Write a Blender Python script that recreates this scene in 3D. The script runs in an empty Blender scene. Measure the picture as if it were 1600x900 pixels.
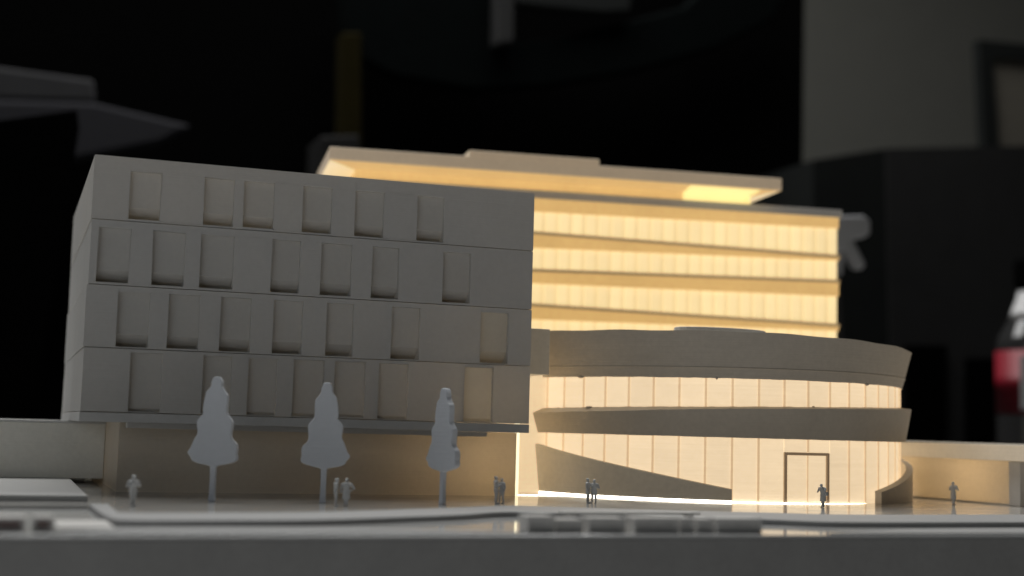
import bpy, bmesh, math, random
from mathutils import Vector, Matrix
random.seed(7)
S = 0.001                      # everything below is written in millimetres
sc = bpy.context.scene
col = sc.collection

# ------------------------------------------------------------------ camera
F, PITCH, ROLL, YAW, HC = 2163.0, 0.10245, 0.0270, 0.34657, 24.0
fwd = Vector((math.sin(YAW)*math.cos(PITCH), math.cos(YAW)*math.cos(PITCH), math.sin(PITCH)))
rt0 = Vector((math.cos(YAW), -math.sin(YAW), 0)); up0 = rt0.cross(fwd)
rt = rt0*math.cos(ROLL) + up0*math.sin(ROLL)
up = -rt0*math.sin(ROLL) + up0*math.cos(ROLL)
cd = bpy.data.cameras.new('camera'); cam = bpy.data.objects.new('camera', cd); col.objects.link(cam)
m = Matrix((rt, up, -fwd)).transposed().to_4x4(); m.translation = Vector((0, 0, HC*S))
cam.matrix_world = m
cd.sensor_width = 36; cd.lens = F/1600*36
cd.clip_start = 0.01; cd.clip_end = 50
cd.dof.use_dof = True; cd.dof.focus_distance = 0.485; cd.dof.aperture_fstop = cd.lens/5.5
sc.camera = cam

# ------------------------------------------------------------------ world, lamps, exposure
w = bpy.data.worlds.new('World'); sc.world = w; w.use_nodes = True
w.node_tree.nodes['Background'].inputs[0].default_value = (0.5, 0.55, 0.6, 1)
w.node_tree.nodes['Background'].inputs[1].default_value = 0.0015
sc.view_settings.view_transform = 'Standard'; sc.view_settings.look = 'None'
sc.view_settings.exposure = 0; sc.view_settings.gamma = 1

def area(name, loc, target, size, power, color):
    l = bpy.data.lights.new(name, 'AREA'); l.shape = 'RECTANGLE'
    l.size, l.size_y = size; l.energy = power; l.color = color
    o = bpy.data.objects.new(name, l); col.objects.link(o)
    o.location = Vector(loc)
    o.rotation_euler = (Vector(target)-Vector(loc)).to_track_quat('-Z', 'Y').to_euler()
    return o
area('ceiling_lamp', (0.15, 1.15, 1.5), (0.15, 0.6, 0), (1.6, 0.9), 33.0, (1.0, 0.995, 0.98))
area('low_fill', (-0.1, -0.30, -0.30), (0.15, 0.45, 0.05), (0.9, 0.4), 1.0, (1.0, 1.0, 1.0))  # added fill from low in front, brightens lintels and undersides
area('front_fill', (-0.95, -0.6, 0.40), (0.15, 0.45, 0.05), (1.0, 0.6), 1.45, (0.86, 0.93, 1.0))  # added cool fill light in front of the model, not a real window

# ------------------------------------------------------------------ materials
def mat(name, base, rough=0.5, emit=None, es=0.0, spec=0.4, layers=0.0, mottle=0.06, mscale=60, coat=0.0, rvar=0.0, evar=0.0, bump=0.15, trans=0.0, tcol=(1.0, 0.88, 0.70)):
    M = bpy.data.materials.new(name); M.use_nodes = True
    N, L = M.node_tree.nodes, M.node_tree.links
    b = N['Principled BSDF']
    b.inputs['Roughness'].default_value = rough
    b.inputs['Specular IOR Level'].default_value = spec
    if coat: b.inputs['Coat Weight'].default_value = coat; b.inputs['Coat Roughness'].default_value = 0.04
    tc = N.new('ShaderNodeTexCoord'); geo = N.new('ShaderNodeNewGeometry')
    n1 = N.new('ShaderNodeTexNoise'); n1.inputs['Scale'].default_value = mscale; n1.inputs['Detail'].default_value = 4
    L.new(geo.outputs['Position'], n1.inputs['Vector'])
    n2 = N.new('ShaderNodeTexNoise'); n2.inputs['Scale'].default_value = mscale*9; n2.inputs['Detail'].default_value = 3
    L.new(geo.outputs['Position'], n2.inputs['Vector'])
    ad = N.new('ShaderNodeMath'); ad.operation = 'ADD'
    L.new(n1.outputs[0], ad.inputs[0]); L.new(n2.outputs[0], ad.inputs[1])
    mr = N.new('ShaderNodeMapRange'); mr.inputs[1].default_value = 0.6; mr.inputs[2].default_value = 1.4
    mr.inputs[3].default_value = 1-mottle; mr.inputs[4].default_value = 1+mottle
    L.new(ad.outputs[0], mr.inputs[0])
    mx = N.new('ShaderNodeVectorMath'); mx.operation = 'SCALE'; mx.inputs[0].default_value = base
    L.new(mr.outputs[0], mx.inputs['Scale']); L.new(mx.outputs[0], b.inputs['Base Color'])
    if rvar:
        r2 = N.new('ShaderNodeMapRange'); r2.inputs[1].default_value = 0.35; r2.inputs[2].default_value = 0.65
        r2.inputs[3].default_value = rough; r2.inputs[4].default_value = rough+rvar
        L.new(n1.outputs[0], r2.inputs[0]); L.new(r2.outputs[0], b.inputs['Roughness'])
    # printed layers: fine horizontal lines plus stretched noise
    if layers:
        mp = N.new('ShaderNodeMapping'); mp.inputs['Scale'].default_value = (25, 25, 2600)
        L.new(geo.outputs['Position'], mp.inputs[0])
        n3 = N.new('ShaderNodeTexNoise'); n3.inputs['Scale'].default_value = 1; n3.inputs['Detail'].default_value = 2
        L.new(mp.outputs[0], n3.inputs['Vector'])
        bp = N.new('ShaderNodeBump'); bp.inputs['Strength'].default_value = layers; bp.inputs['Distance'].default_value = 0.0002
        L.new(n3.outputs[0], bp.inputs['Height'])
        bp2 = N.new('ShaderNodeBump'); bp2.inputs['Strength'].default_value = bump; bp2.inputs['Distance'].default_value = 0.0004
        L.new(n2.outputs[0], bp2.inputs['Height']); L.new(bp.outputs[0], bp2.inputs['Normal'])
        L.new(bp2.outputs[0], b.inputs['Normal'])
    if emit:
        b.inputs['Emission Strength'].default_value = 1
        oi = N.new('ShaderNodeObjectInfo')
        r = N.new('ShaderNodeMapRange'); r.inputs[3].default_value = es*(1-evar); r.inputs[4].default_value = es*(1+evar)
        L.new(oi.outputs['Random'], r.inputs[0])
        mm = N.new('ShaderNodeMath'); mm.operation = 'MULTIPLY'
        if layers:
            q = N.new('ShaderNodeMapRange'); q.inputs[1].default_value = 0.3; q.inputs[2].default_value = 0.7
            q.inputs[3].default_value = 0.94; q.inputs[4].default_value = 1.05
            L.new(n3.outputs[0], q.inputs[0])
            m0 = N.new('ShaderNodeMath'); m0.operation = 'MULTIPLY'
            L.new(q.outputs[0], m0.inputs[0]); L.new(mr.outputs[0], m0.inputs[1])
            L.new(m0.outputs[0], mm.inputs[0])
        else:
            L.new(mr.outputs[0], mm.inputs[0])
        L.new(r.outputs[0], mm.inputs[1])
        b.inputs['Emission Color'].default_value = (*emit, 1)
        L.new(mm.outputs[0], b.inputs['Emission Strength'])
    if trans:
        t = N.new('ShaderNodeBsdfTranslucent'); t.inputs[0].default_value = (*tcol, 1)
        mi = N.new('ShaderNodeMixShader'); mi.inputs[0].default_value = trans
        out = N['Material Output']
        L.new(b.outputs[0], mi.inputs[1]); L.new(t.outputs[0], mi.inputs[2]); L.new(mi.outputs[0], out.inputs[0])
    return M

PLA   = mat('white_print', (0.60, 0.595, 0.58), 0.55, layers=0.35, mottle=0.05)
THIN  = mat('thin_print', (0.60, 0.595, 0.58), 0.55, layers=0.35, mottle=0.05, trans=0.14)
THINP = mat('thin_pane', (0.60, 0.595, 0.575), 0.55, layers=0.3, mottle=0.05, trans=0.17)
THINL = mat('thinner_pane', (0.62, 0.60, 0.54), 0.5, layers=0.3, mottle=0.05, trans=0.19)
THINW = mat('thin_wall', (0.62, 0.585, 0.52), 0.5, layers=0.4, mottle=0.07, trans=0.22)
PLAW  = mat('warm_print', (0.62, 0.585, 0.52), 0.5, layers=0.4, mottle=0.07)
TREE  = mat('tree_print', (0.74, 0.77, 0.82), 0.6, layers=0.4, mottle=0.03)
FIG   = mat('figure_resin', (0.60, 0.61, 0.61), 0.5, mottle=0.08, mscale=400)
GLOW  = mat('lit_glazing', (0.5, 0.45, 0.36), 0.5, emit=(1.0, 0.76, 0.48), es=0.79, layers=0.5, evar=0.04, mottle=0.05)
GLOWB = mat('lit_panes_back', (0.5, 0.45, 0.36), 0.5, emit=(1.0, 0.76, 0.38), es=0.88, layers=0.3, evar=0.05, mottle=0.03)
GLOWM = mat('lit_mullion_back', (0.5, 0.45, 0.36), 0.5, emit=(1.0, 0.74, 0.36), es=0.72, layers=0.3, evar=0.05, mottle=0.03)
RIB   = mat('translucent_rib', (0.55, 0.45, 0.33), 0.5, emit=(1.0, 0.68, 0.38), es=0.57, layers=0.3, mottle=0.08)
AMBER = mat('amber_translucent', (0.5, 0.40, 0.28), 0.5, emit=(1.0, 0.60, 0.19), es=0.58, layers=0.3, mottle=0.09, mscale=45)
LEDGE = mat('shadow_ledge_print', (0.45, 0.38, 0.28), 0.6, emit=(1.0, 0.62, 0.25), es=0.17, layers=0.3)
YELL  = mat('bright_panel', (0.6, 0.5, 0.35), 0.5, emit=(1.0, 0.80, 0.30), es=0.92, layers=0.2, mottle=0.03)
LINKM = mat('link_translucent', (0.55, 0.48, 0.38), 0.5, emit=(1.0, 0.75, 0.45), es=0.68, layers=0.3, mottle=0.05)
SLIT  = mat('light_gap', (0.8, 0.8, 0.7), 0.4, emit=(1.0, 0.86, 0.55), es=1.35, mottle=0.02)
LEAK  = mat('leak_glow', (0.8, 0.8, 0.8), 0.4, emit=(1.0, 0.92, 0.78), es=5.5, mottle=0.02)  # glow stands in for light leaking out under the walls
PANEW = mat('faint_pane', (0.6, 0.57, 0.5), 0.5, emit=(1.0, 0.72, 0.4), es=0.035, layers=0.3)
PENT = mat('penthouse_print', (0.6, 0.56, 0.48), 0.5, emit=(1.0, 0.70, 0.42), es=0.17, layers=0.3)  # emission stands in for inner light showing through the fascia
PLAZA = mat('plaza_gloss', (0.42, 0.41, 0.39), 0.06, spec=0.5, mottle=0.05, rvar=0.06)
BOARD = mat('board_top', (0.50, 0.50, 0.49), 0.05, spec=0.5, mottle=0.05, rvar=0.05)
EDGE  = mat('board_edge', (0.30, 0.295, 0.282), 0.7, mottle=0.10, mscale=90)
KERB  = mat('pavement_print', (0.29, 0.29, 0.287), 0.6, mottle=0.05, layers=0.2)
PLANT = mat('planter_print', (0.52, 0.51, 0.49), 0.6, mottle=0.05)
PAPER = mat('pale_slab', (0.50, 0.49, 0.47), 0.7, mottle=0.03)
ANNEX = mat('annex_print', (0.80, 0.78, 0.71), 0.5, layers=0.3)
RAMP  = mat('ramp_print', (0.62, 0.585, 0.52), 0.5, emit=(1.0, 0.78, 0.50), es=0.055, layers=0.4, mottle=0.08)  # weak emission replaces light coming through the thin print
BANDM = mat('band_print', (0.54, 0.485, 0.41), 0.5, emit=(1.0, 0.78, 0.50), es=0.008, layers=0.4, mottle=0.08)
TERR  = mat('terrace_print', (0.43, 0.43, 0.42), 0.5, mottle=0.05)
RECES = mat('planter_recess', (0.5, 0.49, 0.47), 0.8, mottle=0.2, mscale=300)
RUST  = mat('planter_recess_red', (0.22, 0.16, 0.15), 0.8, mottle=0.2, mscale=300)
BLACK = mat('black_cloth', (0.0025, 0.0025, 0.0025), 1.0, spec=0.0)
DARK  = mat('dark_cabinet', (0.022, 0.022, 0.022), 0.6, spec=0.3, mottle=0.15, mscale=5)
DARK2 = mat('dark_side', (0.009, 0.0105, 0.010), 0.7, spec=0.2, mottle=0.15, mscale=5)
TEAL  = mat('dark_teal', (0.0022, 0.0032, 0.0032), 0.9, spec=0.03, mottle=0.2, mscale=5)
ROOM  = mat('room_paint', (0.13, 0.13, 0.115), 0.8, mottle=0.06, mscale=2)
GREYB = mat('grey_laminate', (0.045, 0.045, 0.047), 0.95, spec=0.05, mottle=0.1, mscale=4)
WOOD  = mat('olive_wood', (0.012, 0.0095, 0.002), 0.9, spec=0.05, mottle=0.2, mscale=10)
GREYP = mat('grey_plastic', (0.33, 0.335, 0.345), 0.5, mottle=0.05)
BEIGE = mat('framed_print', (0.12, 0.11, 0.09), 0.7, mottle=0.15, mscale=6)
RED   = mat('red_label', (0.17, 0.003, 0.012), 0.5, mottle=0.05)
LABEL = mat('label_paper', (0.24, 0.24, 0.24), 0.6, mottle=0.1, mscale=25)
BOTT  = mat('dark_bottle', (0.03, 0.03, 0.03), 0.08, spec=0.6)
GLINT  = mat('shoulder_glint', (0.75, 0.75, 0.75), 0.2, mottle=0.05)
TABLE = mat('table_top', (0.02, 0.02, 0.02), 0.6)

# ------------------------------------------------------------------ helpers
def tag(o, label=None, cat=None, group=None, kind=None):
    if label: o['label'] = label
    if cat: o['category'] = cat
    if group: o['group'] = group
    if kind: o['kind'] = kind
    return o
def empty(name, loc, label, cat, group=None, rz=0):
    o = bpy.data.objects.new(name, None); col.objects.link(o)
    o.location = Vector(loc)*S; o.rotation_euler = (0, 0, rz); o.empty_display_size = 0.005
    return tag(o, label, cat, group)
class MB:
    def __init__(s): s.v = []; s.f = []
    def add(s, vs, fs):
        n = len(s.v); s.v += [tuple(p) for p in vs]; s.f += [tuple(i+n for i in f) for f in fs]; return s
    def box(s, x0, x1, y0, y1, z0, z1):
        return s.add([(x0,y0,z0),(x1,y0,z0),(x1,y1,z0),(x0,y1,z0),(x0,y0,z1),(x1,y0,z1),(x1,y1,z1),(x0,y1,z1)],
                     [(0,3,2,1),(4,5,6,7),(0,1,5,4),(1,2,6,5),(2,3,7,6),(3,0,4,7)])
    def quadbox(s, x0, x1, y0, y1, zb0, zb1, zt0, zt1):   # box whose bottom/top heights differ at its two ends
        return s.add([(x0,y0,zb0),(x1,y0,zb1),(x1,y1,zb1),(x0,y1,zb0),(x0,y0,zt0),(x1,y0,zt1),(x1,y1,zt1),(x0,y1,zt0)],
                     [(0,3,2,1),(4,5,6,7),(0,1,5,4),(1,2,6,5),(2,3,7,6),(3,0,4,7)])
    def prism(s, pts, z0, z1):
        n = len(pts); vs = [(x,y,z0) for x,y in pts]+[(x,y,z1) for x,y in pts]
        fs = [tuple(range(n))[::-1], tuple(range(n,2*n))]+[(i,(i+1)%n,n+(i+1)%n,n+i) for i in range(n)]
        return s.add(vs, fs)
    def sections(s, secs, cap=True):                      # loft equal-length closed profiles
        k = len(secs[0]); vs = [p for q in secs for p in q]; fs = []
        for i in range(len(secs)-1):
            for j in range(k):
                a, b2 = i*k+j, i*k+(j+1) % k
                fs.append((a, b2, b2+k, a+k))
        if cap: fs += [tuple(range(k))[::-1], tuple(range((len(secs)-1)*k, len(secs)*k))]
        return s.add(vs, fs)
    def lathe(s, prof, cx=0, cy=0, n=28):
        vs = []; fs = []
        for r, z in prof:
            for i in range(n):
                a = 2*math.pi*i/n; vs.append((cx+r*math.cos(a), cy+r*math.sin(a), z))
        for j in range(len(prof)-1):
            for i in range(n):
                fs.append((j*n+i, j*n+(i+1) % n, (j+1)*n+(i+1) % n, (j+1)*n+i))
        fs.append(tuple(range(n))[::-1]); fs.append(tuple(range((len(prof)-1)*n, len(prof)*n)))
        return s.add(vs, fs)
    def mesh(s, name, M, off=(0,0,0), smooth=False):
        me = bpy.data.meshes.new(name)
        me.from_pydata([((x-off[0])*S, (y-off[1])*S, (z-off[2])*S) for x,y,z in s.v], [], s.f)
        bm = bmesh.new(); bm.from_mesh(me); bmesh.ops.recalc_face_normals(bm, faces=bm.faces); bm.to_mesh(me); bm.free()
        me.materials.append(M)
        if smooth:
            for p in me.polygons: p.use_smooth = True
        return me
    def build(s, name, M, parent=None, bevel=0, smooth=False, local=False):
        off = (0,0,0)
        if parent is not None and not local:
            q = parent
            t = Vector((0,0,0))
            while q is not None: t += q.location; q = q.parent
            off = tuple(t/S)
        if parent is None and s.v and not local:
            xs, ys, zs = zip(*s.v); off = ((min(xs)+max(xs))/2, (min(ys)+max(ys))/2, min(zs))
        o = bpy.data.objects.new(name, s.mesh(name, M, off, smooth)); col.objects.link(o)
        if parent is not None: o.parent = parent
        elif not local: o.location = Vector(off)*S
        if bevel:
            b = o.modifiers.new('bevel', 'BEVEL'); b.width = bevel*S; b.segments = 2; b.limit_method = 'ANGLE'; b.angle_limit = math.radians(40)
        if smooth:
            a = o.modifiers.new('wn', 'WEIGHTED_NORMAL'); a.keep_sharp = True
            for e in o.data.edges: pass
        return o
def part(name, M, parent, bx, bevel=0):
    return MB().box(*bx).build(name, M, parent, bevel)

# ------------------------------------------------------------------ setting: board, plaza, pavement, road
tag(MB().box(-500, 900, 314, 900, -34, -1.6).build('base_board', EDGE, bevel=0.5), kind='structure')
tag(MB().box(-500, 900, 313.4, 900, -1.59, -0.8).build('road', BOARD, bevel=0.25), kind='structure')
e1 = [(28.0,402),(28.0,374.2),(30.4,364.2),(54.6,366.2),(80.9,371.0),(112.6,388.0),(130.2,397.4),(146.9,407.0),(160.5,403.9),(185.5,392.1),(223.5,379.9),(248.8,372.8),(319.1,377.9),(420,384),(520,390)]
e2 = [(23.0,402),(24.5,352),(29.1,338.7),(50.7,339.8),(74.9,343.3),(103.7,357.1),(120.0,366.1),(136.0,378.5),(149.2,375.3),(173.9,367.3),(206.1,350.4),(227.5,341.0),(290.2,343.7),(400,349),(520,356)]
def smooth_pl(p, k=6):
    out = []
    for i in range(len(p)-1):
        p0 = p[max(i-1,0)]; p1 = p[i]; p2 = p[i+1]; p3 = p[min(i+2,len(p)-1)]
        for j in range(k):
            t = j/k
            out.append(tuple(0.5*((2*p1[c])+(-p0[c]+p2[c])*t+(2*p0[c]-5*p1[c]+4*p2[c]-p3[c])*t*t+(-p0[c]+3*p1[c]-3*p2[c]+p3[c])*t**3) for c in (0,1)))
    out.append(p[-1]); return out
E1 = smooth_pl(e1); E2 = smooth_pl(e2)
# plaza slab lies between the pavement and the back of the board
pz = MB(); n = len(E1)
mid = [((a[0]+b[0])/2, (a[1]+b[1])/2) for a, b in zip(E1, E2)]
secs = []
for (x, y) in mid:
    secs.append([(x,y,-0.79),(x,899,-0.79),(x,899,0),(x,y,0)])
# start the slab further left, behind the terrace
secs = [[(x,y,-0.79),(x,899,-0.79),(x,899,0),(x,y,0)] for x,y in [(-499,418),(25.2,404)]]+secs[2:]
secs += [[(899,370,-0.79),(899,899,-0.79),(899,899,0),(899,370,0)]]
pz.sections(secs); tag(pz.build('plaza', PLAZA), kind='structure')
kb = MB(); kb.sections([[(a[0],a[1],-0.2),(b[0],b[1],-0.78),(b[0],b[1],0.62),(b[0]*.93+a[0]*.07,b[1]*.93+a[1]*.07,0.8),(a[0],a[1],0.8)] for a, b in zip(E1, E2)])
tag(kb.build('pavement', KERB), kind='structure')
vg = MB(); vg.prism([(10,316),(122,316.5),(112,322),(95,328),(70,332),(34,333),(28,331)], -.795, -.45)
tag(vg.build('verge', KERB, bevel=0.1), kind='structure')
vg = MB(); vg.prism([(204,316),(600,316),(600,339),(300,336),(240,330),(215,322)], -.795, -.45)
tag(vg.build('verge', KERB, bevel=0.1), kind='structure')
tag(MB().box(-499, 24, 427, 898, 0.002, 1.7).build('terrace', TERR, bevel=0.3), kind='structure')
o = MB().box(12.3, 24.6, 328.5, 354, -0.798, -0.35).build('paving_slab', PAPER, bevel=0.1)
tag(o, 'bright pale rectangular slab lying flat on the road at the left front', 'slab')
tag(MB().box(-1500, 2300, 300, 1650, -60, -34.1).build('table_top', TABLE), kind='structure')

# ------------------------------------------------------------------ left block with four storeys
bx = empty('office_block', (100, 470, 0), 'large grey four-storey block with rows of recessed windows, in front of the glowing slab block', 'building')
W = [
 [(34.2,44.3),(58.3,68.5),(71.8,82.3),(91.9,102.4),(110.6,121.2),(133.0,143.2)],
 [(25.0,35.3),(42.5,53.1),(58.2,69.3),(82.1,92.0),(99.0,110.1),(117.2,127.1),(143.4,153.7)],
 [(32.4,42.6),(48.6,59.0),(65.6,76.1),(83.7,93.8),(102.1,111.6),(125.3,135.6),(158.3,168.8)],
 [(37.4,47.6),(60.9,70.4),(76.0,85.7),(91.2,101.8),(105.6,116.5),(121.3,131.9),(152.7,163.5)]]
Z = [(89.5,111.0),(68.0,89.5),(47.4,68.0),(26.5,47.4)]
ZW = [(90.2,106.3),(68.8,86.9),(47.9,66.1),(26.9,46.1)]
XL, XR, YF, YB, DEP = 22.4, 177.6, 470.0, 623.0, 1.9
def holed(mb, P, u0, u1, z0, z1, holes, hz, dep):
    """front plane with holes and their reveals; P(u, d, z) gives the point at depth d"""
    us = sorted({u0, u1}|{a for h in holes for a in h}); zs = [z0, hz[0], hz[1], z1]
    for i in range(len(us)-1):
        for k in range(3):
            a, b2 = us[i], us[i+1]
            if k == 1 and (a, b2) in holes: continue
            mb.add([P(a,0,zs[k]),P(b2,0,zs[k]),P(b2,0,zs[k+1]),P(a,0,zs[k+1])], [(0,1,2,3)])
    for a, b2 in holes:
        c = [(a,hz[0]),(b2,hz[0]),(b2,hz[1]),(a,hz[1])]
        for i in range(4):
            (p, q), (r, t) = c[i], c[(i+1) % 4]
            mb.add([P(p,0,q),P(r,0,t),P(r,dep,t),P(p,dep,q)], [(0,1,2,3)])
for i in range(4):
    jx = (0, .25, -.15, .1)[i]; jy = (0.05, -.2, .15, -.1)[i]
    z0, z1 = Z[i]; z1 -= 0.22; z0 += 0.03
    xl, xr, yf = XL+jx, XR-jx*.6, YF+jy
    mb = MB()
    holed(mb, lambda u,d,z: (u, yf+d, z), xl, xr, z0, z1, W[i], ZW[i], DEP)
    mb.add([(xl,yf,z0),(xl,YB,z0),(xl,YB,z1),(xl,yf,z1)], [(0,1,2,3)])
    mb.add([(xr,yf,z0),(xr,YB,z0),(xr,YB,z1),(xr,yf,z1)], [(0,1,2,3)])
    mb.add([(xl,YB,z0),(xr,YB,z0),(xr,YB,z1),(xl,YB,z1)], [(0,1,2,3)])
    mb.add([(xl,yf,z0),(xr,yf,z0),(xr,YB,z0),(xl,YB,z0)], [(0,1,2,3)])
    mb.add([(xl,yf,z1),(xr,yf,z1),(xr,YB,z1),(xl,YB,z1)], [(0,1,2,3)])
    me_o = mb.build('storey', THIN, bx)
    bm = bmesh.new(); bm.from_mesh(me_o.data); bmesh.ops.remove_doubles(bm, verts=bm.verts, dist=1e-7); bm.to_mesh(me_o.data); bm.free()
    bv = me_o.modifiers.new('bevel', 'BEVEL'); bv.width = 0.00016; bv.segments = 2; bv.limit_method = 'ANGLE'
    a, b2 = ZW[i]
    for k, (u, v) in enumerate(W[i]):
        lit = (i, k) in ((2, 6), (3, 6))
        yy = yf+DEP+.01
        h0 = a+(4.2 if i < 3 else 1.0); y2 = yy+(5.0 if i < 3 else .8)
        q = MB().add([(u-.05,yy,h0),(v+.05,yy,h0),(v+.05,yy,b2+.4),(u-.05,yy,b2+.4)], [(0,1,2,3)])
        ym = yy+(y2-yy)*.55; hm = a+(h0-a)*.35                       # pocket added so the pane's foot falls into shade
        q.add([(u-.05,yy,h0),(v+.05,yy,h0),(v+.05,ym,hm),(u-.05,ym,hm)], [(0,1,2,3)])
        q.add([(u-.05,ym,hm),(v+.05,ym,hm),(v+.05,y2,a),(u-.05,y2,a)], [(0,1,2,3)])
        for e in (u-.05, v+.05): q.add([(e,yy,h0),(e,ym,hm),(e,y2,a),(e,yy,a)], [(0,1,2,3)])
        q.add([(u-.05,yy,a),(v+.05,yy,a),(v+.05,y2,a),(u-.05,y2,a)], [(0,1,2,3)])
        q = q.build('window', THINL if lit else THINP, me_o)
        if lit: q['label'] = 'thin window glowing faintly warm'
        if lit: q['label'] = 'faintly glowing warm window'
part('core', PLA, bx, (XL+5, XR-45, YF+75, YB-1, 26.6, 110.4))
part('floor_slab', PLA, bx, (XL-.15, XR+.1, YF-.2, YB, 23.2, 26.28), 0.15)
part('roof_ledge', PLA, bx, (85, 150, 480, 600, 110.8, 112.0), 0.1)
bw = MB()
bw.add([(36,483.5,.004),(178,483.5,.004),(178,483.5,23.1),(36,483.5,23.1)], [(0,1,2,3)])
bw.add([(36,483.5,.004),(36,615,.004),(36,615,23.1),(36,483.5,23.1)], [(0,1,2,3)])
bw.add([(178,483.5,.004),(178,615,.004),(178,615,23.1),(178,483.5,23.1)], [(0,1,2,3)])
bw.add([(36,615,.004),(178,615,.004),(178,615,23.1),(36,615,23.1)], [(0,1,2,3)])
bw.build('base_wall', THINW, bx)
def led(name, loc, power, r=1.5, color=(1.0, 0.72, 0.40)):
    l = bpy.data.lights.new(name, 'POINT'); l.energy = power; l.color = color; l.shadow_soft_size = r*S
    o = bpy.data.objects.new(name, l); col.objects.link(o); o.location = Vector(loc)*S; return o
# small warm lights inside the hollow printed shells
led('shell_light', (168, 506, 12), 0.012, 3)
led('shell_light', (163, 498, 34), 0.0066, 3, (1.0, 0.80, 0.54))
led('shell_light', (162, 498, 57), 0.0026, 3, (1.0, 0.82, 0.58))
led('shell_light', (160, 500, 78), 0.0008, 3)
led('shell_light', (80, 540, 12), 0.0034, 3, (1.0, 0.90, 0.76))
for zb in (37, 57, 78, 99): led('shell_light', (92, 525, zb), 0.0022, 3, (1.0, 0.85, 0.66))  # added on every storey to lighten the window panes
part('soffit_beam', PLA, bx, (38, 164.3, 477.5, 483.4, 21.4, 23.15), 0.1)

# ------------------------------------------------------------------ low annex on the left terrace
an = empty('low_annex', (-100, 548, 1.7), 'low plain grey-beige block on the terrace, left of the four-storey block', 'building')
part('wall', ANNEX, an, (-260, 35.8, 548, 640, 1.705, 22.2), 0.2)
part('roof', PLA, an, (-260.3, 35.9, 547.6, 640.3, 22.2, 23.0), 0.15)

# ------------------------------------------------------------------ glazed link
lk = empty('glazed_link', (190, 490, 0), 'glowing cream link wall with a bright vertical slit, between grey block and round pavilion', 'building')
part('wall', LINKM, lk, (180.4, 204, 511, 513, 0.01, 62), 0)
part('roof_band', RAMP, lk, (170, 191.3, 486.0, 512, 45.2, 62.4), 0.2)
part('light_slit', SLIT, lk, (178.15, 179.8, 485.2, 486.6, 0.02, 44))
part('leak_strip', LEAK, lk, (180.3, 197, 489.55, 489.95, 0.02, 0.22))

# ------------------------------------------------------------------ round pavilion
X0, Y0, H0, DL = 260.373, 449.895, -0.2726, 9.7377
KN = [(-9,.0138),(-4,.0092),(0,.0137),(5,.0133),(9,.0102),(30,.0160)]
def kap(s):
    if s <= KN[0][0]: return KN[0][1]
    for (a, ka), (b2, kb2) in zip(KN, KN[1:]):
        if s <= b2: return ka+(kb2-ka)*(s-a)/(b2-a)
    return KN[-1][1]
TAB = {}
for sg in (1, -1):
    x, y, h = X0, Y0, H0; TAB[90] = (x, y, h)
    for i in range(170):
        st = sg*DL/10; s0 = sg*(i+.5)/10
        h += kap(s0)*st/2; x += math.cos(h)*st; y += math.sin(h)*st; h += kap(s0)*st/2
        TAB[90+sg*(i+1)] = (x, y, h)
def cv(t, off=0.0):
    i = max(-79, min(259, int(math.floor(t*10)))); f = t*10-i
    a = TAB[i]; b2 = TAB[i+1]
    x, y, h = (a[k]+(b2[k]-a[k])*f for k in range(3))
    return (x+math.sin(h)*off, y-math.cos(h)*off)
def lerp(t, pts):
    if t <= pts[0][0]: return pts[0][1]
    for (a, va), (b2, vb) in zip(pts, pts[1:]):
        if t <= b2: return va+(vb-va)*(t-a)/(b2-a)
    return pts[-1][1]
def sweep(t0, t1, prof, step=0.2):
    n = max(2, int(round((t1-t0)/step))); secs = []
    for i in range(n+1):
        t = t0+(t1-t0)*i/n
        secs.append([(*cv(t, o2), z) for o2, z in prof(t)])
    return MB().sections(secs)
jit = [random.uniform(-1, 1) for _ in range(300)]
def J(t, k, a=0.10):
    i = int((t+2)*5) % 150; return a*jit[(i+k*37) % 300]
rd = empty('round_pavilion', (280, 480, 0), 'round two-level pavilion with glowing glazing and grey flared bands', 'building')
ZMID = [(0,31.2),(3,32.1),(8,34.1),(18,36.8)]
MDO = [(0,1.9),(3,1.7),(8,.8),(18,.5)]
def panel(t0, t1, z0, z1, parent, name='glazing_panel', M=GLOW, off=0.0, th=0.8, bevel=0.0):
    g = 0.012
    a, b2 = cv(t0+g, off), cv(t1-g, off); c, d = cv(t1-g, off-th), cv(t0+g, off-th)
    return MB().prism([a, b2, c, d], z0, z1).build(name, M, parent, bevel)
T0, T1 = 0, 23
# door spans panels 10..12
for k in range(T0, T1):
    z0 = 0.02
    if k in (10, 11): z0 = 18.75
    panel(k, k+1, z0, 24.6, rd)
    panel(k, k+1, lerp(k, ZMID)+.2, 45.6, rd)
    for (a, b2) in ((0.02, 24.0), (lerp(k, ZMID)+.2, 45.4)):
        if k in (10, 11, 12) and a < 1:
            if k == 11: a = 18.9
            else: continue
        tm = k
        pts = [cv(tm-.045, .32), cv(tm+.045, .32), cv(tm+.045, -.6), cv(tm-.045, -.6)]
        MB().prism(pts, a, b2).build('mullion', RIB, rd)
dr = empty('x', (0,0,0), None, None); bpy.data.objects.remove(dr)
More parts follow.
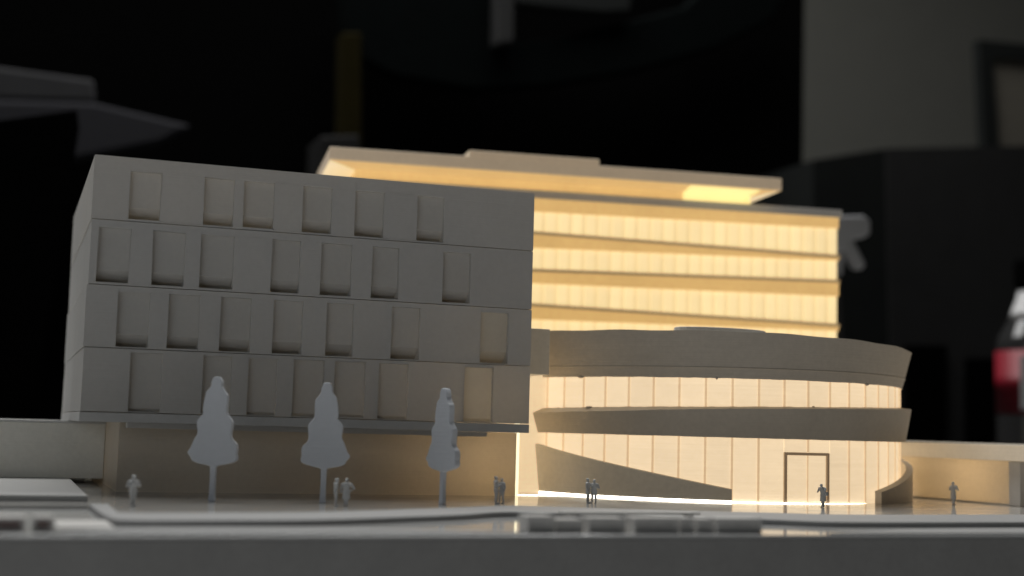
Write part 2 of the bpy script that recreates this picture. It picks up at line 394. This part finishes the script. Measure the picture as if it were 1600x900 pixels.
# the door: two leaves in a dark deep frame
p0, p1 = cv(10.02), cv(12.0)
DOORM = mat('door_frame', (0.42, 0.35, 0.27), 0.6, emit=(1.0, 0.6, 0.3), es=0.10, layers=0.2)
for nm, (a, b2, za, zb) in dict(l=(10.02,10.13,0.05,18.7), r=(11.87,11.98,0.05,18.7), t=(10.13,11.87,17.75,18.7)).items():
    sweep(a, b2, lambda t: [(-.9,za),(.25,za),(.25,zb),(-.9,zb)], 0.3).build('door_frame', DOORM, rd)
for a, b2 in ((10.15, 11.0), (11.0, 11.85)):
    panel(a, b2, 0.05, 17.65, rd, 'door', GLOW, -.25, .6)
MB().prism([cv(10.975,.12), cv(11.025,.12), cv(11.025,-.3), cv(10.975,-.3)], 0.06, 17.6).build('door_mullion', RIB, rd)
sweep(-0.35, 23, lambda t: [(2.2,23.5+J(t,4,.05)),(4.5,lerp(t,ZMID)+J(t,2,.07)),(0.35+J(t,5,.06),lerp(t,ZMID)+lerp(t,MDO)+J(t,1,.09)),(-3,lerp(t,ZMID)+lerp(t,MDO)),(-3,23.9),(1.2,23.6)]).build('middle_band', BANDM, rd)
ZT = [(0,63.0),(9,62.2),(18,60.0),(23,59)]
sweep(-0.25, 23, lambda t: [(.8,45.2+J(t,3,.08)),(1.35,47.2),(1.85,49.0),(4.6,lerp(t,ZT)+.15*math.sin(t*2.1)),(3.4,lerp(t,ZT)+.15*math.sin(t*2.1)),(3.0,lerp(t,ZT)-2),(-3,lerp(t,ZT)-2),(-3,45.5)]).build('upper_band', BANDM, rd)
sweep(-0.2, 23, lambda t: [(1.95,48.85),(2.15,48.95),(2.15,49.2),(2.0,49.3)]).build('band_seam', BANDM, rd)
for tb, zb, w_, off in ((1.9,45.05,1.3,.9),(14.0,45.0,.9,.8),(2.3,33.6,1.5,.6),(7.4,45.1,.5,.9),(11.2,35.6,.6,.5)):
    bx_, by_ = cv(tb, off)
    MB().lathe([(.05,zb-.5),(.6*w_,zb-.3),(w_,zb),(.7*w_,zb+.3),(.05,zb+.45)], bx_, by_, 12).build('print_blob', BANDM, rd, 0, True)
pts = [cv(t, 2.0) for t in [x*.5 for x in range(-1, 47)]]
MB().prism(pts, 57.0, 58.4).build('roof', PLA, rd)
cx = sum(p[0] for p in pts)/len(pts); cy = sum(p[1] for p in pts)/len(pts)
lx, ly = cv(7.4, -15)
MB().prism([(lx+19*math.cos(k*math.pi/12), ly-3+9*math.sin(k*math.pi/12)) for k in range(24)], 58.4, 64.25).build('roof_light', PLA, rd, 0.3)
pts2 = [cv(t, -3.2) for t in [x*.5 for x in range(0, 46)]]
MB().prism(pts2, 0.03, 1.0).build('floor', PLAW, rd)
def rl(t): return 18.3+(4.5-18.3)*t/8.0
sweep(-0.35, 8.0, lambda t: [(1.2,.62),(1.2+1.9*rl(t)/18.3,rl(t)),(.45+1.9*rl(t)/18.3,rl(t)+.35),(.36,rl(t)+.1),(.36,.62)]).build('ramp_wall', RAMP, rd, 0.0)
def rr(t): return lerp(t, [(14.35,4.5),(18,10.9),(20,14),(22.5,17)])
sweep(14.35, 22.5, lambda t: [(5.0,.012),(5.0,rr(t)),(2.2,rr(t)+.3),(2.2,.012)]).build('ramp_wall', BANDM, rd, 0.0)['label'] = 'short curved ramp wall on the right'
sweep(-0.3, 8.0, lambda t: [(.5,.02),(1.0,.02),(1.0,.6),(.5,.6)]).build('leak_strip', LEAK, rd)  # light leaking at the ramp's foot, drawn as a glowing strip
sweep(8.0, 14.0, lambda t: [(.3,.02),(.62,.02),(.62,.02+.24*(1-max(0,t-10)/4.2)),(.3,.02+.24*(1-max(0,t-10)/4.2))]).build('leak_strip', LEAK, rd)

# ------------------------------------------------------------------ slab block at the back
AB = -0.125
bk = empty('slab_block', (300, 640, 0), 'tall glowing slab block at the back with amber bands and pale window rows', 'building', rz=AB)
def bb(name, M, box, bevel=0, lab=None):
    o = MB().box(*box).build(name, M, bk, bevel, local=True)
    if lab: o['label'] = lab
    return o
UL, UR = -165.0, 110.8
bb('wall', PLAW, (UL, UR-.4, 3.6, 70, 0.01, 141))
ext = lambda a, b2, u: a+(b2-a)*(u+56)/166.5
rows = [((134.3,135.4),(124.2,121.1)),((115.8,118.2),(104.9,107.8)),((97.8,99.1),(87.7,84.5)),((79.6,80.8),(69.5,71)),]
# pale window panes between narrow piers
for top, bot in rows:
    zt = max(top)+.6; zb = min(bot)-.6
    k = 0
    u = UR-.3
    while u > -104:
        MB().box(u-4.5, u, 1.7, 3.5, zb, zt).build('window_pane', GLOWB, bk, local=True)
        MB().box(u-7.0, u-4.55, 2.3, 3.5, zb, zt).build('window_pier', GLOWM, bk, local=True)
        u -= 7.05
def band(t0, t1, b0, b1, name='spandrel', M=AMBER, y0=0, y1=3.5, dx=0):
    o = MB().quadbox(UL, UR+dx, y0, y1, ext(b0,b1,UL), b1, ext(t0,t1,UL), t1).build(name, M, bk, local=True); return o
band(141, 141, 134.3, 135.4, y0=.2)
band(122.9,119.8,115.8,118.2); band(104.0,106.6,97.8,99.1); band(86.4,83.2,79.6,80.8); band(68.5,70,60,62)
for t0, t1 in ((124.2,121.1),(105.2,107.9),(87.7,84.5),(69.6,71)):
    band(t0, t1, t0-1.7, t1-1.7, 'shadow_ledge', LEDGE, -.35, 3.4, .6)  # dim strip drawing the shadow line above each spandrel
bb('parapet', PLA, (UL-1, 112.4, -1.0, 71, 141.1, 145.2), 0.2)
bb('upper_wall', AMBER, (-147, 60.9, 1.2, 50, 145.2, 150.2), 0)
bb('lit_panel', YELL, (23.5, 58.0, .9, 1.15, 144.8, 150.1))
MB().add([(24,.9,149.2),(60,.9,149.2),(62.5,-9.2,151.35),(24,-9.2,151.35),(24,.9,149.6),(60,.9,149.6),(62.5,-9.2,151.65),(24,-9.2,151.65)],[(0,3,2,1),(4,5,6,7),(0,1,5,4),(1,2,6,5),(2,3,7,6),(3,0,4,7)]).build('lit_panel', YELL, bk, local=True)
bb('lit_panel', YELL, (58.4, 60.8, .8, 1.15, 144.8, 150.1))
rf = MB()
rf.add([(-147,1.1,149.4),(61,1.1,149.4),(61,50,149.4),(-147,50,149.4),(-160.5,-10,151.6),(73.2,-10,151.6),(73.2,60,151.6),(-160.5,60,151.6)],
       [(0,3,2,1),(0,1,5,4),(1,2,6,5),(2,3,7,6),(3,0,4,7),(4,5,6,7)])
SOFF = mat('soffit_glow', (0.45, 0.36, 0.25), 0.5, emit=(1.0, 0.61, 0.21), es=0.53, layers=0.3, mottle=0.09, mscale=45)  # emission imitates light from the amber wall on the soffit
so = rf.build('soffit', SOFF, bk, local=True)
SOFE = mat('soffit_end_glow', (0.6, 0.55, 0.45), 0.5, emit=(1.0, 0.76, 0.42), es=0.62, layers=0.2)  # paler emission for the wall's light on the soffit ends
so.data.materials.append(SOFE); so.data.polygons[2].material_index = 1; so.data.polygons[4].material_index = 1
bb('roof', PENT, (-160.8, 73.6, -10.2, 60.2, 151.7, 158.1), 0.4)
bb('roof_box', PENT, (-92, -25, -9.6, 30, 158.15, 161.4), 0.3)

# ------------------------------------------------------------------ right wing
rw = empty('side_wing', (370, 446, 0), 'low warm-lit wing with a flat overhanging roof, right of the round pavilion', 'building')
wm = MB()
wm.add([(371,447,.01),(371,720,.01),(371,720,17.6),(371,447,17.6)], [(0,1,2,3)])
wm.add([(371,447,.01),(450,447,.01),(450,447,17.6),(371,447,17.6)], [(0,1,2,3)])
wm.add([(450,447,.01),(450,720,.01),(450,720,17.6),(450,447,17.6)], [(0,1,2,3)])
wm.add([(371,720,.01),(450,720,.01),(450,720,17.6),(371,720,17.6)], [(0,1,2,3)])
wm.build('wall', THINW, rw)
led('shell_light', (392, 530, 14), 0.03, 3)
led('shell_light', (392, 470, 12), 0.016, 3)
WROOF = mat('wing_roof_print', (0.62, 0.585, 0.52), 0.5, emit=(1.0, 0.76, 0.48), es=0.16, layers=0.3)  # emission imitates inner light shining through the roof edge
part('roof', WROOF, rw, (366, 480, 380, 720, 17.35, 23.6), 0.2)
part('pier', PLA, rw, (369.8, 430, 440, 446.5, 0.015, 17.2), 0.2)['label'] = 'plain grey end pier'
part('skirting', PLAW, rw, (370.3, 371, 447, 700, 0.012, 0.6))

# ------------------------------------------------------------------ flat cut-out trees
prof = [(25,65),(38,95),(42,125),(66,160),(76,178),(80,210),(84,280),(90,310),(112,345),(122,372),(124,440),(128,475),(150,505),(166,540),(170,570),(164,600),(145,622),(100,640),(40,652),(19,660)]
def tree(loc, rz, label, sc_=1.0, flip=1):
    k = 38.0/833*sc_
    t = empty('conifer_tree', loc, label, 'tree', 'flat cut-out trees along the plaza', rz)
    left = []; right = []
    for i, (h, y) in enumerate(prof):
        right.append((flip*h*k*(0.97+.05*math.sin(i*1.7)), (890-y)*k)); left.append((-flip*h*k*(0.99+.06*math.sin(i*2.3+1)), (890-y)*k))
    top = [(flip*18*k, (890-57)*k), (-flip*15*k, (890-56)*k)]
    out = smooth_pl([p for p in right[::-1]], 3)+top+smooth_pl(left, 3)
    b = MB(); n = len(out); d = 1.15
    b.add([(x, -d, z) for x, z in out]+[(x, d, z) for x, z in out],
          [tuple(range(n)), tuple(range(n, 2*n))[::-1]]+[(i,(i+1) % n,n+(i+1) % n,n+i) for i in range(n)])
    b.build('crown', TREE, t, 0.35, local=True)
    MB().sections([[(-1.0*q,-.8*q,z),(1.0*q,-.8*q,z),(1.0*q,.8*q,z),(-1.0*q,.8*q,z)] for q, z in ((1.05,0),(.9,2),(.85,7),(.95,11.0))]).build('trunk', TREE, t, 0.2, local=True)
    return t
tree((60.8,433.5,0), -YAW-0.06, 'grey cut-out conifer, leftmost of the three along the plaza, seen face on')
tree((94.7,431.3,0), -YAW+0.10, 'grey cut-out conifer in the middle, just left of two standing figures', 0.985, -1)
tree((132.2,426.0,0), -YAW-0.84, 'grey cut-out conifer turned sideways, lit along its right edge, rightmost of three', 0.97)

# ------------------------------------------------------------------ miniature figures: one continuous body each
def figure(loc, rz, h, label, pose, group=None):
    bm = bmesh.new()
    def ball(c, r):
        r = (r, r, r) if isinstance(r, (int, float)) else r
        bmesh.ops.create_icosphere(bm, subdivisions=2, radius=1, matrix=Matrix.Translation(c) @ Matrix.Diagonal((*r, 1)))
    def limb(a, b2, ra, rb):
        a, b2 = Vector(a), Vector(b2)
        for i in range(9):
            t = i/8; ball(a.lerp(b2, t), ra+(rb-ra)*t)
    lean = pose.get('lean', 0); tw = pose.get('step', 0.09); hn = pose.get('head', (0, 0))
    sh = lambda z: -lean*(z-.9)
    for s in (-1, 1):
        fy = s*pose.get('stride', 0.0)
        limb((s*.09, 0, .92), (s*tw, fy*.5-.02, .50), .105, .072); limb((s*tw, fy*.5-.02, .50), (s*tw*1.1, fy, .09), .07, .05)
        ball((s*tw*1.1, fy-.06, .045), (.055, .13, .045))
        a = pose.get('arms', ('down', 'down'))[0 if s < 0 else 1]
        S0 = (s*.21, sh(1.4), 1.40)
        if a == 'down': el, ha = (s*.27, sh(1.1)+.02, 1.12), (s*.25, sh(.9)-.06, .86)
        elif a == 'chest': el, ha = (s*.29, sh(1.1)-.02, 1.13), (s*.06, sh(1.2)-.24, 1.24)
        elif a == 'up': el, ha = (s*.30, sh(1.4)-.08, 1.48), (s*.20, sh(1.6)-.12, 1.74)
        elif a == 'hip': el, ha = (s*.38, sh(1.1)+.03, 1.14), (s*.20, sh(1.0)-.08, 1.0)
        else: el, ha = (s*.24, sh(1.1)-.16, 1.12), (s*.10, sh(1.4)-.20, 1.45)
        limb(S0, el, .065, .052); limb(el, ha, .05, .038); ball(ha, (.045, .05, .055))
    for i in range(13):
        t = i/12; z = .88+.56*t
        wx = .165+.055*math.sin(t*math.pi*.5)-.035*math.sin(t*math.pi)
        ball((0, sh(z), z), (wx, .115+.02*t, .09))
    if pose.get('coat'):
        for i in range(8):
            t = i/7; ball((0, sh(.9), .92-.42*t), (.17+.04*t, .13+.02*t, .08))
    limb((0, sh(1.45), 1.45), (hn[0]*.5, sh(1.55)+hn[1]*.5, 1.56), .06, .055)
    hc = Vector((hn[0], sh(1.66)+hn[1], 1.655-abs(hn[1])*.25))
    ball(hc, (.078, .098, .115)); ball(hc+Vector((0,-.10,-.01)), (.016,.025,.025))
    ball(hc+Vector((0,.02,.03)), (.085,.100,.10))
    for s in (-1, 1): ball(hc+Vector((s*.08,0,0)), (.012,.025,.03))
    if pose.get('bag'): ball((.26, sh(1.0), 1.02), (.09, .14, .16))
    me = bpy.data.meshes.new('person'); bm.to_mesh(me); bm.free()
    o = bpy.data.objects.new('person', me); col.objects.link(o)
    r = o.modifiers.new('r', 'REMESH'); r.mode = 'VOXEL'; r.voxel_size = 0.022; r.use_smooth_shade = True
    dg = bpy.context.evaluated_depsgraph_get(); nm = bpy.data.meshes.new_from_object(o.evaluated_get(dg))
    o.modifiers.clear(); o.data = nm; nm.materials.clear(); nm.materials.append(FIG)
    o.scale = (h/1.77*S*1.34, h/1.77*S*1.25, h/1.77*S); o.location = Vector(loc)*S; o.rotation_euler = (0, 0, rz)
    return tag(o, label, 'figurine', group)
G = 'miniature people standing on the plaza'
figure((34.8,404,0), 0.4, 8.7, 'grey miniature person standing alone with hands at the chest, left of the first tree', dict(arms=('chest','chest'), step=.06), G)
figure((94.4,412,0), 1.3, 8.3, 'slim grey miniature person raising a hand, beside the middle tree trunk', dict(arms=('up','down'), step=.05, head=(0,-.03)), G)
figure((97.6,412,0), -0.4, 8.3, 'stout grey miniature person with an elbow out, right of the one raising a hand', dict(arms=('down','hip'), step=.05, coat=True), G)
figure((152.2,431.5,0), 1.0, 8.9, 'dark miniature person, left one of the pair in front of the warm wall', dict(arms=('chest','down'), step=.09), G)
figure((154.9,433.5,0), -1.2, 8.2, 'dark miniature person, right one of the pair in front of the warm wall', dict(arms=('chest','down'), step=.08, stride=.08), G)
figure((188.4,440,0), 0.9, 8.4, 'dark miniature person, left one of the pair before the bright light line', dict(arms=('down','chest'), step=.09), G)
figure((191.0,440.5,0), -0.6, 8.0, 'dark miniature person in a coat, right one of the pair before the bright light line', dict(arms=('hip','chest'), step=.09, stride=.07), G)
figure((272.0,425.0,0), -1.2, 8.3, 'dark miniature person with bowed head in front of the pavilion door', dict(coat=True, arms=('phone','phone'), step=.045, lean=.12, head=(0,-.10), bag=True), G)
figure((345.6,449,0), 1.7, 8.8, 'pale miniature person standing before the warm wing wall at the right', dict(arms=('phone','chest'), step=.04, lean=-.02, coat=True), G)

# ------------------------------------------------------------------ low planters and bench near the front edge
def planter(x0, x1, y0, y1, z, label, M=RECES, group='low planter boxes along the road'):
    t = empty('planter_box', ((x0+x1)/2, y0, -0.8), label, 'planter', group)
    mb = MB(); w_ = .9
    mb.box(x0, x0+w_, y0, y1, -.79, z); mb.box(x1-w_, x1, y0, y1, -.79, z)
    mb.box(x0+w_, x1-w_, y0, y1, z-.7, z-.01); mb.box(x0+w_, x1-w_, y0+.0, y1, -.79, -.1)
    mb.build('rim', PLANT, t, 0.12)
    part('recess', M, t, (x0+w_-.05, x1-w_+.05, y0+.35, y1-.2, -.15, z-.65))
labs = ['low grey planter box, leftmost of the blurred row near the front edge', 'low grey planter box, second from the left in the blurred front row',
 'wide grey planter box, third from the left in the blurred front row', 'wide grey planter box in the middle of the blurred front row',
 'narrow grey planter box, just right of the middle wide one', 'narrow grey planter box, second from the right in the front row', 'longest grey planter box, at the right end of the front row']
for (a, b2, z), lb in zip([(121,128,3.4),(128.8,135.8,2.6),(137.5,147.4,3.0),(149.6,161.8,3.1),(162.8,166.6,3.0),(167.6,172.2,2.8),(173,186,3.0)], labs):
    planter(a, b2, 319.5+random.uniform(-.5,.5), 326, z, lb)
planter(-9.5, 5.4, 322, 330, 2.4, 'low planter box with dark reddish recess at the left edge of the view', RUST)
planter(6.8, 11.3, 322, 328, 2.5, 'small planter box with reddish recess beside the pale slab', RUST)
bn = MB().box(146, 188, 357, 361.5, 1.4, 2.1)
bn.box(148, 150, 357.5, 361, .81, 1.4); bn.box(166, 168, 357.5, 361, .81, 1.4); bn.box(184, 186, 357.5, 361, .81, 1.4)
tag(bn.build('bench', PLANT, bevel=0.1), 'long low pale bench on the pavement behind the planter row', 'bench')

# ------------------------------------------------------------------ dark room behind, out of focus
def at(x, y, Y):
    d = fwd + rt*((x-800)/F) - up*((y-450)/F); t = Y/d.y
    return (d.x*t, Y, HC+d.z*t)
def slab(name, M, pts, Y, th=20, parent=None, bevel=0):
    q = [at(x, y, Y) for x, y in pts]; n = len(q)
    b = MB(); b.add([(a[0],Y,a[2]) for a in q]+[(a[0],Y+th,a[2]) for a in q], [tuple(range(n)), tuple(range(n,2*n))[::-1]]+[(i,(i+1)%n,n+(i+1)%n,n+i) for i in range(n)])
    return b.build(name, M, parent, bevel)
tag(MB().box(-1500, 2600, 2000, 2030, -800, 1500).build('room_wall', ROOM), kind='structure')
cu = slab('curtain', BLACK, [(-500,-200),(1259,-200),(1247,900),(-500,900)], 1500, 15)
tag(cu, 'black curtain hanging behind the whole model, ending at the right', 'curtain')
cb = empty('cabinet', (960, 1350, -100), 'large dark cabinet, blurred, at the right behind the model', 'cabinet')
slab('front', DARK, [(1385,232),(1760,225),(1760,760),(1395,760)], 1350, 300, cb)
slab('side_panel', DARK2, [(1270,250),(1385,232),(1395,760),(1275,760)], 1352, 280, cb)  # shade of the cabinet's side put in as a darker tone
slab('black_panel', BLACK, [(1415,540),(1480,540),(1480,760),(1415,760)], 1344, 4, cb)  # plain black panels over the lower front
slab('black_panel', BLACK, [(1510,560),(1700,560),(1700,760),(1510,760)], 1344, 4, cb)
fr = empty('picture_frame', (1150, 1600, 300), 'dark picture frame with a brownish print standing on the dark cabinet', 'picture frame')
slab('frame', DARK2, [(1530,62),(1720,80),(1720,104),(1552,90),(1562,245),(1720,245),(1720,262),(1540,262)], 1500, 15, fr)
slab('print', BEIGE, [(1548,84),(1720,98),(1720,250),(1558,250)], 1506, 6, fr)
# bottle with red-edged label
bo = empty('bottle', (0, 0, 0), 'dark bottle with black cap, painted highlight on its shoulder and red-bordered label at the right edge', 'bottle')
Yb = 1000.0; c = at(1612, 600, Yb); k = 1000/F*1.02
zz = lambda y: at(1612, y, Yb)[2]
bo.location = Vector((c[0], Yb, zz(800)))*S
def lb(name, M, pr): return MB().lathe([(r*k, z) for r, z in pr], c[0], Yb).build(name, M, bo, 0, True)
lb('body', BOTT, [(62,zz(800)),(64,zz(790)),(64,zz(545)),(60,zz(528)),(40,zz(500)),(26,zz(478)),(20,zz(460)),(20,zz(440))])
lb('shoulder', GLINT, [(42,zz(503)),(35,zz(487)),(27,zz(470)),(23,zz(455))])  # bright sleeve painting the highlight on the bottle's shoulder
lb('cap', BLACK, [(24,zz(452)),(30,zz(445)),(30,zz(412)),(26,zz(406))])
lb('label', RED, [(65,zz(648)),(65.2,zz(550))])
q = MB()
for i in range(8):
    a0 = math.radians(-148+i*10); a1 = math.radians(-148+(i+1)*10); r = 66.0*k
    q.add([(c[0]+r*math.cos(a0),Yb+r*math.sin(a0),zz(641)),(c[0]+r*math.cos(a1),Yb+r*math.sin(a1),zz(641)),(c[0]+r*math.cos(a1),Yb+r*math.sin(a1),zz(559)),(c[0]+r*math.cos(a0),Yb+r*math.sin(a0),zz(559))],[(0,1,2,3)])
q.build('label_panel', LABEL, bo)
# spray bottle trigger head
sp = empty('spray_bottle', (*at(1318, 520, 900)[:2], at(1318,520,900)[2]), 'grey spray bottle head with trigger, blurred, just right of the slab block', 'spray bottle')
slab('nozzle_head', GREYP, [(1290,338),(1352,336),(1361,345),(1361,366),(1350,372),(1332,374),(1326,392),(1290,392)], 900, 22, sp, 2)
slab('trigger', GREYP, [(1322,372),(1333,372),(1354,412),(1350,421),(1340,420),(1322,392)], 905, 10, sp, 2)
slab('bottle_neck', GREYP, [(1280,392),(1322,392),(1318,430),(1280,430)], 902, 20, sp, 2)
slab('bottle_body', DARK, [(1240,430),(1316,430),(1322,560),(1322,660),(1240,660)], 895, 34, sp, 3)
# left background
o = slab('display_board', BLACK, [(-200,215),(120,172),(124,200),(50,660),(-200,660)], 1000, 12)
tag(o, 'black board standing upright behind the annex at the left edge', 'board')
o = slab('grey_shelf', GREYB, [(-200,80),(0,104),(148,124),(150,160),(-200,150)], 1420, 60, bevel=4)
tag(o, 'grey shelf panel, blurred, in the dark at the upper left', 'shelf')
GREYC = mat('dim_laminate', (0.030, 0.030, 0.034), 0.9, spec=0.1)
o = slab('desk_panel', GREYC, [(-200,150),(148,160),(300,196),(250,222),(110,250),(-200,262)], 1400, 30, bevel=4)
tag(o, 'grey desk panel tapering to the right, just below the blurred shelf', 'desk')
o = slab('wooden_post', WOOD, [(534,50),(566,50),(566,330),(530,330)], 1430, 30, bevel=3)
tag(o, 'dim brownish wooden post standing above the slab block roof', 'post')
CART = mat('carton_grey', (0.022, 0.022, 0.022), 0.9, spec=0.05)
o = slab('grey_carton', CART, [(500,212),(562,210),(564,300),(498,300)], 1300, 60, bevel=3)
tag(o, 'small grey carton, blurred, behind the left roof corner of the slab block', 'box')
ch = empty('chair', (*at(780, 60, 1440)[:2], 200), 'dark chair with curved back at the top of the view behind the model', 'chair')
slab('post', DARK, [(777,-80),(806,-80),(804,66),(775,70)], 1420, 25, ch, 3)['label'] = 'grey upright'
slab('rail', DARK2, [(806,-10),(990,-14),(985,18),(940,20),(860,12),(806,6)], 1425, 20, ch, 3)
slab('curved_back', TEAL, [(520,-60),(775,-60),(775,70),(850,62),(950,40),(1070,10),(1120,-40),(1250,-40),(1210,30),(1120,75),(1000,110),(860,135),(740,140),(620,120),(540,80)], 1440, 20, ch, 4)

# ------------------------------------------------------------------ render
sc.render.engine = 'CYCLES'
sc.cycles.use_denoising = True
sc.cycles.max_bounces = 6; sc.cycles.diffuse_bounces = 4; sc.cycles.glossy_bounces = 4
